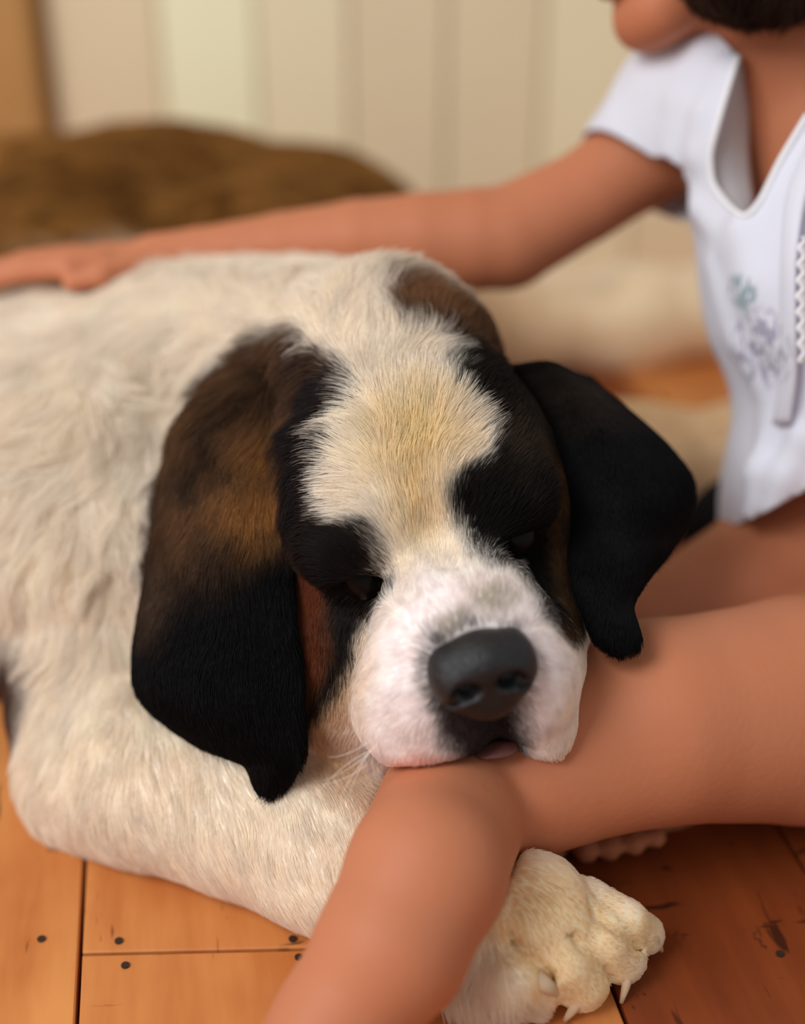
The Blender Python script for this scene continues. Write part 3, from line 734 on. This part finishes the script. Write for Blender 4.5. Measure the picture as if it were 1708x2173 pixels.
# ears
def ear(rows, nu, nv, thick):
    rr = []
    for (lx, ly, ld), (mx_, my_, md), (rx, ry, rd) in rows:
        rr.append([P(lx, ly, ld), P((lx*2+mx_)/3, (ly*2+my_)/3, (ld+2*md)/3+.001), P(mx_, my_, md), P((rx*2+mx_)/3, (ry*2+my_)/3, (rd+2*md)/3+.001), P(rx, ry, rd)])
    V, F, G, n = sheet(rr, nu, nv, thick)
    return V, F
EAR1 = [((500, 800, .815), (610, 760, .80), (715, 775, .785)),
        ((395, 900, .81), (550, 870, .765), (690, 860, .765)),
        ((345, 1060, .795), (510, 1040, .742), (655, 1030, .742)),
        ((318, 1210, .78), (480, 1200, .725), (625, 1180, .725)),
        ((290, 1370, .765), (460, 1350, .712), (622, 1300, .715)),
        ((300, 1470, .76), (470, 1470, .705), (640, 1430, .708)),
        ((395, 1555, .748), (530, 1550, .705), (645, 1530, .705)),
        ((512, 1605, .73), (580, 1610, .707), (642, 1600, .706)),
        ((555, 1675, .722), (575, 1683, .714), (600, 1668, .712))]
EAR2 = [((1075, 775, .803), (1155, 768, .790), (1235, 800, .802)),
        ((1145, 870, .775), (1240, 865, .754), (1325, 872, .79)),
        ((1188, 960, .75), (1300, 960, .735), (1418, 955, .785)),
        ((1195, 1060, .743), (1330, 1060, .725), (1468, 1035, .785)),
        ((1202, 1150, .738), (1320, 1150, .718), (1435, 1140, .775)),
        ((1220, 1220, .726), (1300, 1220, .708), (1370, 1220, .735)),
        ((1245, 1290, .716), (1290, 1290, .700), (1334, 1275, .712)),
        ((1268, 1345, .706), (1310, 1350, .694), (1350, 1350, .700)),
        ((1310, 1380, .702), (1325, 1384, .695), (1342, 1378, .698))]
ears = []
for rows, lab in ((EAR1, 'brown and black ear hanging over the foreleg'), (EAR2, 'black ear hanging beside the bare knee')):
    V, F = ear(rows, 40, 64, 0.008)
    e = mesh_obj('ear', V, F, M['coat_skin'], dog); e['label'] = lab
    ears.append((e, V, F))
    set_col(e, paint(V, EAR_LAYERS, (21, 20, 22), (13, 12, 14)))

# ------------------------------------------------------------------ fur: hair strands growing out of the skin
CG = np.array([c[:3] for c in COMB]); CD = np.array([c[3:5] for c in COMB]); CL = np.array([c[5:8] for c in COMB])
def comb(p, n):
    q = (p-DC)@CA.T
    w = np.zeros((len(p), len(CG)))
    for i, g in enumerate(CG): w[:, i] = 1/(((q[:, :2]-g[:2])**2).sum(1)+0.3*(q[:, 2]-g[2])**2+0.00006)**2
    w /= w.sum(1, keepdims=True)
    d2 = w@CD; pr = w@CL
    d = d2[:, :1]*CA[0]+d2[:, 1:]*CA[1]
    d = d-n*(d*n).sum(1, keepdims=True)
    d /= np.maximum(np.linalg.norm(d, axis=1, keepdims=True), 1e-6)
    return d, pr[:, 0]*0.001, pr[:, 1], pr[:, 2]

def grow(name, V, Q, colour, count, parent, dens, comb_fn, rad=0.00016, seed=1, keep=None):
    r = np.random.default_rng(seed)
    T = np.concatenate([Q[:, [0, 1, 2]], Q[:, [0, 2, 3]]])
    a, b, c = V[T[:, 0]], V[T[:, 1]], V[T[:, 2]]
    cr = np.cross(b-a, c-a); ar = np.linalg.norm(cr, axis=1)/2
    cen = (a+b+c)/3
    wt = ar*dens(cen, cr/np.maximum(2*ar[:, None], 1e-12))
    t = r.choice(len(T), count, p=wt/wt.sum())
    u = r.random((count, 2)); fl = u.sum(1) > 1; u[fl] = 1-u[fl]
    nv = vert_normals(V, Q)
    def mixv(X): return X[T[t, 0]]*(1-u.sum(1))[:, None]+X[T[t, 1]]*u[:, :1]+X[T[t, 2]]*u[:, 1:]
    p = mixv(V); n = mixv(nv); n /= np.linalg.norm(n, axis=1, keepdims=True)
    d, L, lift, wave = comb_fn(p, n)
    L = L*(0.65+0.6*r.random(count))
    s = np.cross(n, d)
    ang = 0.55*wob(p, 70, 21)+0.25*wob(p, 220, 22)+r.normal(0, 0.12, count)
    amp = np.clip(0.35+wave*2.0, 0.3, 1.0)
    ang = ang*amp
    d = d*np.cos(ang)[:, None]+s*np.sin(ang)[:, None]; s = np.cross(n, d)
    lf = lift*(0.8+0.4*r.random(count))
    m = 7; tt = np.linspace(0, 1, m)
    pts = np.zeros((count, m, 3), np.float32)
    ph = 3.0*wob(p, 55, 23)
    for i, x in enumerate(tt):
        up = lf*(x-0.55*x*x)
        sw = wave*(np.sin(ph+x*3.6)-np.sin(ph))*0.35
        pts[:, i] = p+n*0.0002+L[:, None]*(d*x*np.sqrt(np.maximum(1-lf*lf*.5, .3))[:, None]+n*up[:, None]+s*sw[:, None])
    # strands gather into locks: tips lean towards the tip of the nearest lock
    from mathutils.kdtree import KDTree
    nl = count//26; kd = KDTree(nl)
    for i in range(nl): kd.insert(p[i], i)
    kd.balance()
    near = np.array([kd.find(x)[1] for x in p])
    gap = np.linalg.norm(p-p[near], axis=1)
    cl = np.clip(L*19-.03, 0.08, 0.72)*np.clip(1.3-gap/np.maximum(L, 1e-4), 0, 1)
    for i, x in enumerate(tt):
        k = (cl*x**1.5)[:, None]
        tgt = pts[near, i]
        pts[:, i] = pts[:, i]*(1-k)+tgt*k
    col = colour(p, n, r.normal(0, 0.0016, (count, 2)))
    lock = r.random(count); col = col*(0.90+0.14*lock[near]+0.10*r.random(count))[:, None]
    hc = bpy.data.hair_curves.new(name)
    hc.add_curves([m]*count)
    hc.attributes['position'].data.foreach_set('vector', pts.ravel())
    rr = np.tile((rad*np.array([1, 1, .95, .85, .7, .5, .18])).astype(np.float32), count)
    ra = hc.attributes.get('radius') or hc.attributes.new('radius', 'FLOAT', 'POINT')
    ra.data.foreach_set('value', rr)
    ca = hc.attributes.new('coat', 'FLOAT_COLOR', 'CURVE')
    c4 = np.ones((count, 4), np.float32); c4[:, :3] = np.clip(col, 0, 1); ca.data.foreach_set('color', c4.ravel())
    hc.materials.append(M['fur'])
    o = bpy.data.objects.new(name, hc); link(o, parent)
    tag(o, kind='stuff')
    return o

def body_density(c, n):
    q = (c-DC)@CA.T
    facing = np.clip((-(n@CA[2])+0.55)/0.8, 0, 1)           # little hair where nobody could look
    nose_d = np.linalg.norm((c-NH(0, 4, -2))@HR.T/np.array([.026, .03, .0225]), axis=1)
    face = 1.0+2.2*np.clip(1-np.linalg.norm(c-H(0, 10, -10), axis=1)/0.16, 0, 1)**.7
    far = np.clip(1-(q[:, 2]-0.25)/0.5, .25, 1)
    bare = (nose_d > 1.0)
    for s in (-1, 1):
        e = np.linalg.norm((c-H(42*s, 2, -6))@HR.T/np.array([.0125, .02, .0055]), axis=1); bare = bare & (e > 1)
    inframe = (np.abs(q[:, 0]) < 0.36)*0.9+0.1
    return facing*face*far*bare*inframe
FAST = 1.0
grow('fur', DV, DQ, lambda p, n, j: coat(p, n, j), int(390000*FAST), body, body_density, comb)
def ear_comb(p, n):
    d = np.tile(-CA[1]*.95+CA[0]*.1, (len(p), 1)); d = d-n*(d*n).sum(1, keepdims=True)
    d /= np.maximum(np.linalg.norm(d, axis=1, keepdims=True), 1e-6)
    h = np.clip(((p-DC)@CA[1]+0.03)/0.14, 0, 1)
    far = p[:, 0] > 0.05
    return d, np.where(far, 0.007, 0.010+0.016*h), np.where(far, .12, .22), np.where(far, .02, 0.05+.15*h)
for e, V, F in ears:
    up = np.clip
    grow('fur', V, F, lambda p, n, j: paint(p, EAR_LAYERS, (21, 20, 22), (13, 12, 14), j), int(42000*FAST), e,
         lambda c, n: np.clip((-(n@CA[2])+0.5)/0.7, 0.02, 1), ear_comb, rad=0.00015, seed=5)

# claws: horn cones at the toe ends
def claw(p0, p1, p2, r):
    path = catmull([p0, p1, p2], 8); rad = r*np.linspace(1, .15, 8)**.8
    v, f = tube(path, rad, 8); mesh_obj('claw', v, f, M['claw'], dog)
claw(Pz(1136, 2078, .033), Pz(1164, 2094, .030), Pz(1190, 2118, .014), .0058)
claw(Pz(1225, 2085, .018), Pz(1225, 2125, .014), Pz(1198, 2166, .002), .0055)
claw(Pz(1308, 2035, .020), Pz(1330, 2072, .014), Pz(1318, 2128, .001), .0050)
claw(Pz(1368, 1978, .024), Pz(1388, 1992, .020), Pz(1404, 2018, .006), .0050)
# mouth: dark opening with the pink edge of the lower lip
mf = Field(P(1055, 1600, .668)-.04, P(1055, 1600, .668)+.04, .0012)
mf.ell(P(1044, 1592, .684), (.009, .006, .0018), HR, .002); mf.ell(P(1070, 1590, .685), (.008, .006, .0016), HR, .003)
mv, mq = mf.net(); mesh_obj('lower_lip', mv, mq, M['lip'], dog)
# whiskers
wr = np.random.default_rng(3); wl = []
for x0, y0, n_, sx in ((785, 1590, 6, -1),):
    for k in range(n_):
        a0 = P(x0+wr.uniform(-8, 18), y0+wr.uniform(-30, 36), .664)
        dr_ = RIGHT*sx*(.5+.4*wr.random())-UP*(.25+.6*wr.random())-FWD*.1; L_ = .022+.018*wr.random()
        wl.append([a0+dr_*L_*t+UP*(-.012*t*t)*(1 if k % 2 else -.6) for t in np.linspace(0, 1, 7)])
hc = bpy.data.hair_curves.new('whiskers'); hc.add_curves([7]*len(wl))
hc.attributes['position'].data.foreach_set('vector', np.array(wl, np.float32).ravel())
ra = hc.attributes.get('radius') or hc.attributes.new('radius', 'FLOAT', 'POINT')
ra.data.foreach_set('value', np.tile(np.linspace(.00016, .00005, 7).astype(np.float32), len(wl)))
M['whisker'] = plain('whisker_white', lin(246, 238, 228), 0.5); hc.materials.append(M['whisker'])
tag(link(bpy.data.objects.new('whiskers', hc), dog), kind='stuff')

# ------------------------------------------------------------------ person
person = empty('person', Vector((0.42, 0.82, 0.0)), 'child in a white V-neck shirt, one arm laid over the back of the dog', 'person')
BV, BQ = B.net()
pbody = mesh_obj('body', BV, BQ, M['skin'], person)
# hair cap with a combed-down nape edge
hf = Field(FC-.20, FC+.24, .004)
hf.ell(K(0, -18, 40), (.082, .098, .082), FR, .02)
for s in (-1, 1): hf.ell(K(58*s, -42, -35), (.028, .050, .060), FR, .03)
hf.ell(K(0, -72, -45), (.062, .036, .062), FR, .03)
hf.ell(K(0, 92, -30), (.085, .065, .085), FR, .02, cut=True)
for px_, py_, pd_, r_ in ((1530, -75, .80, .026), (1590, -52, .80, .028), (1665, -50, .805, .028), (1760, -90, .82, .034)): hf.ell(P(px_, py_, pd_), (r_, r_, r_*.85), k=.02)
hv, hq = hf.net()
hair = mesh_obj('hair', hv, hq, M['hair'], person)
def hair_comb(p, n):
    d = np.tile(-UP*.9-RIGHT*.15-FWD*.1, (len(p), 1))+RIGHT*(.5*wob(p, 40, 31))[:, None]
    d = d-n*(d*n).sum(1, keepdims=True); d /= np.maximum(np.linalg.norm(d, axis=1, keepdims=True), 1e-6)
    o = np.ones(len(p)); return d, .020*o, .15*o, .25*o
def hair_col(p, n, j):
    t = (.5+.5*wob(p, 120, 33))[:, None]; return lin(74, 50, 38)*t+lin(40, 27, 22)*(1-t)
grow('strands', hv, hq, hair_col, 16000, hair, lambda c, n: np.where((c-CAM)@UP > .33, .3, 1.0), hair_comb, rad=.00022, seed=9)

# shirt: an outer skin cut open along neck, sleeve and hem
S = Field((0.05, 0.60, 0.0), (0.72, 1.10, 0.46), 0.004)
S.chain([(1705, 330, .885, .082), (1825, 600, .868, .098), (1915, 760, .872, .102), (1995, 880, .88, .104), (2010, 1120, .90, .11)], .02)
S.chain([(1990, 880, .88, .10), (1830, 1080, .905, .082), (1815, 1160, .91, .082)], .05)
S.chain([(1640, 280, .905, .066), (1490, 225, .925, .057), (1385, 330, .945, .045), (1325, 395, .95, .044)], .02)
S.chain([(1600, 215, .90, .05), (1570, 130, .90, .035)], .03)
S.chain([(1640, 280, .905, .068), (1900, 260, .88, .07), (2050, 320, .86, .06), (2140, 520, .82, .045)], .03)
# folds of the cloth
for pts, r_, k_ in (([(1572, 490, .822), (1612, 600, .818), (1655, 720, .815)], .0075, .016), ([(1485, 110, .866), (1450, 210, .873), (1428, 330, .883)], .0075, .012),
                    ([(1540, 150, .850), (1500, 240, .853), (1478, 330, .861)], .0065, .010), ([(1480, 440, .868), (1560, 520, .835), (1600, 640, .828)], .005, .014),
                    ([(1520, 560, .85), (1580, 720, .842), (1650, 860, .838)], .005, .014), ([(1640, 900, .842), (1605, 1000, .845), (1590, 1090, .85)], .006, .012),
                    ([(1700, 930, .82), (1665, 1010, .83), (1640, 1080, .838)], .006, .014), ([(1345, 170, .93), (1320, 260, .92), (1330, 340, .915)], .006, .014)):
    S.chain([(a, b, c, r_) for a, b, c in pts], k_)
SV, SQ = S.net()
shirt_cuts = []
def clip_mesh(V, F, g):
    """keep the part of a mesh where g > 0, cut cleanly along g = 0"""
    T = np.concatenate([F[:, [0, 1, 2]], F[:, [0, 2, 3]]]); V = list(map(tuple, V)); new = {}; out = []
    pos = g > 0
    def mid(a, b):
        k = (min(a, b), max(a, b))
        if k not in new:
            t = g[a]/(g[a]-g[b]); pa, pb = np.array(V[a]), np.array(V[b])
            new[k] = len(V); V.append(tuple(pa+t*(pb-pa)))
        return new[k]
    for a, b, c in T:
        n = int(pos[a])+int(pos[b])+int(pos[c])
        if n == 3: out.append((a, b, c))
        elif n:
            for _ in range(3):
                if (n == 1 and pos[a]) or (n == 2 and not pos[a]): break
                a, b, c = b, c, a
            if n == 1: out.append((a, mid(a, b), mid(a, c)))
            else:
                m1, m2 = mid(a, b), mid(a, c); out.append((m1, b, c)); out.append((m1, c, m2))
    return V, out
def seg_dist(V, a, b):
    ab = b-a; t = np.clip(((V-a)@ab)/(ab@ab), 0, 1); return np.linalg.norm(V-a-t[:, None]*ab, axis=1)
# sleeve opening: plane across the upper arm
ax_ = -RIGHT*.62-UP*.78; ax_ /= np.linalg.norm(ax_)
g1 = -(SV-P(1352, 378, .95))@ax_
g1 = np.where(np.linalg.norm(SV-P(1352, 378, .95), axis=1) < .082, g1, 1)
# neck opening: wedge of sight lines through the V, taken as a prism along a fixed direction of the shirt
nd = P(1600, 300, .8)-CAM; nd /= np.linalg.norm(nd)
def prism(V, poly):
    ex = np.cross(nd, [0, 0, 1.0]); ex /= np.linalg.norm(ex); ey = np.cross(ex, nd)
    q = np.array([[(p-P(1600, 300, .8))@ex, (p-P(1600, 300, .8))@ey] for p in poly])
    uv = np.stack([(V-P(1600, 300, .8))@ex, (V-P(1600, 300, .8))@ey], 1)
    return poly_sd(uv, q)
def poly_sd(uv, q):
    """signed distance to a polygon, negative inside"""
    d = np.full(len(uv), 1e9); ins = np.zeros(len(uv), bool)
    for a, b in zip(q, np.roll(q, -1, 0)):
        e = b-a; w = uv-a; t = np.clip((w@e)/(e@e), 0, 1)
        d = np.minimum(d, ((w-t[:, None]*e)**2).sum(1))
        c = (a[1] > uv[:, 1]) != (b[1] > uv[:, 1])
        with np.errstate(divide='ignore', invalid='ignore'):
            xi = a[0]+(uv[:, 1]-a[1])*(b[0]-a[0])/(b[1]-a[1])
        ins ^= c & (uv[:, 0] < xi)
    d = np.sqrt(d); return np.where(ins, -d, d)
NECK = [(1492, 40, .85), (1566, 118, .84), (1530, 235, .83), (1503, 330, .825), (1508, 395, .82), (1545, 440, .815), (1580, 468, .81), (1612, 430, .81), (1655, 340, .81), (1712, 245, .81), (1790, 120, .82), (1800, 20, .84), (1640, -60, .86)]
dep = (SV-CAM)@FWD
gn = np.where(dep < .888, prism(SV, [P(*q) for q in NECK]), 1.0)
V1, F1 = clip_mesh(SV, SQ, np.minimum(gn, g1))
V1 = np.array(V1); F1 = np.array(F1)
ha, hb, hc = P(1570, 1112, .86), P(1730, 1030, .82), P(1570, 1095, .95)
hn = np.cross(hb-ha, hc-ha); hn /= np.linalg.norm(hn); hn = hn if hn[2] > 0 else -hn
V2, F2 = clip_mesh(V1, np.concatenate([F1, F1[:, 2:3]], 1), np.where(True, (V1-ha)@hn, 1))
V2 = np.array(V2); F2 = np.array(F2)
F2 = F2[(F2[:, 0] != F2[:, 1]) & (F2[:, 1] != F2[:, 2]) & (F2[:, 0] != F2[:, 2])]
shirt = mesh_obj('shirt', V2, F2, M['shirt'], person)
md = shirt.modifiers.new('cloth', 'SOLIDIFY'); md.thickness = 0.0022; md.offset = -1
# bound edge of the neckline
gv = np.where((V1-CAM)@FWD < .888, prism(V1, [P(*q) for q in NECK]), 1.0)
rimv = V1[len(SV):]; rimg = gv[len(SV):]
rimv = rimv[np.abs(rimg) < 2e-4]
exn = np.cross(nd, [0, 0, 1.0]); exn /= np.linalg.norm(exn); eyn = np.cross(exn, nd)
def along(pts):
    q = np.array([[(P(*a)-P(1600, 300, .8))@exn, (P(*a)-P(1600, 300, .8))@eyn] for a in NECK[1:10]])
    L = np.concatenate([[0], np.cumsum(np.linalg.norm(np.diff(q, axis=0), axis=1))])
    uv = np.stack([(pts-P(1600, 300, .8))@exn, (pts-P(1600, 300, .8))@eyn], 1)
    best = np.full(len(uv), 1e9); par = np.zeros(len(uv))
    for i in range(len(q)-1):
        e = q[i+1]-q[i]; t = np.clip((uv-q[i])@e/(e@e), 0, 1); dd = np.linalg.norm(uv-q[i]-t[:, None]*e, axis=1)
        par = np.where(dd < best, L[i]+t*np.linalg.norm(e), par); best = np.minimum(best, dd)
    return par, best
par, bst = along(rimv)
rimv = rimv[bst < 1e-3]; par = par[bst < 1e-3]
o_ = np.argsort(par); rimv = rimv[o_]; par = par[o_]
us = np.linspace(par[0], par[-1], 60)
path = np.stack([np.interp(us, par, rimv[:, k]) for k in range(3)], 1)
for _ in range(3): path[1:-1] = (path[:-2]+2*path[1:-1]+path[2:])/4
v, f = tube(path-nd*.001, .0021, 8); mesh_obj('neck_trim', v, f, M['trim'], shirt)

# lining seen inside the opening, placket, lace edge
def strip(name, A, Bc, thick, mat, parent, nu=10, nv=40):
    rows = [[P(*a), (P(*a)+P(*b))/2-FWD*.002, P(*b)] for a, b in zip(A, Bc)]
    V, F, _, _ = sheet(rows, nu, nv, thick)
    return mesh_obj(name, V, F, mat, parent)
strip('lining', [(1562, 112, .846), (1530, 235, .842), (1500, 330, .85), (1505, 395, .852), (1542, 444, .838), (1578, 472, .824)],
      [(1580, 130, .866), (1589, 235, .868), (1591, 330, .868), (1597, 395, .866), (1600, 430, .858), (1590, 468, .838)], .002, M['shirt_in'], shirt)
strip('placket', [(1722, 290, .800), (1690, 355, .795), (1667, 430, .792), (1657, 560, .789), (1656, 690, .796), (1655, 800, .810), (1640, 900, .828)],
      [(1760, 300, .786), (1730, 365, .782), (1706, 440, .780), (1690, 560, .777), (1690, 690, .784), (1690, 800, .798), (1676, 900, .816)], .0035, M['shirt'], shirt)
lw = []
for k in range(41):
    t = k/40; y = 500+t*270
    lw.append([P(1722, y, .776+.012*t), P(1708, y+4*math.sin(k*1.25), .768+.012*t), P(1694+7*math.sin(k*1.25)+6*abs(2*t-1), y+2, .764+.012*t)])
V, F, _, _ = sheet(lw, 9, 82, .003)
mesh_obj('lace_edge', V, F, M['trim'], shirt)
hemp = [(1571, 1111, .8585), (1600, 1096, .852), (1650, 1070, .842), (1700, 1045, .828)]
# dark shorts under the hem
sh = Field(P(1700, 1150, .95)-.24, P(1700, 1150, .95)+.24, .004)
sh.chain([(1990, 1120, .975, .098), (1860, 1105, .962, .073), (1740, 1165, .935, .064)], .02) if False else None
for a, b in zip([(1990, 1110, .985, .098), (1860, 1100, .962, .0735)], [(1860, 1100, .962, .0735), (1600, 1150, .955, .052)]):
    sh.cone(P(*a[:3]), P(*b[:3]), a[3], b[3], .02)
hv2, hq2 = sh.net(); mesh_obj('shorts', hv2, hq2, M['shorts'], person)
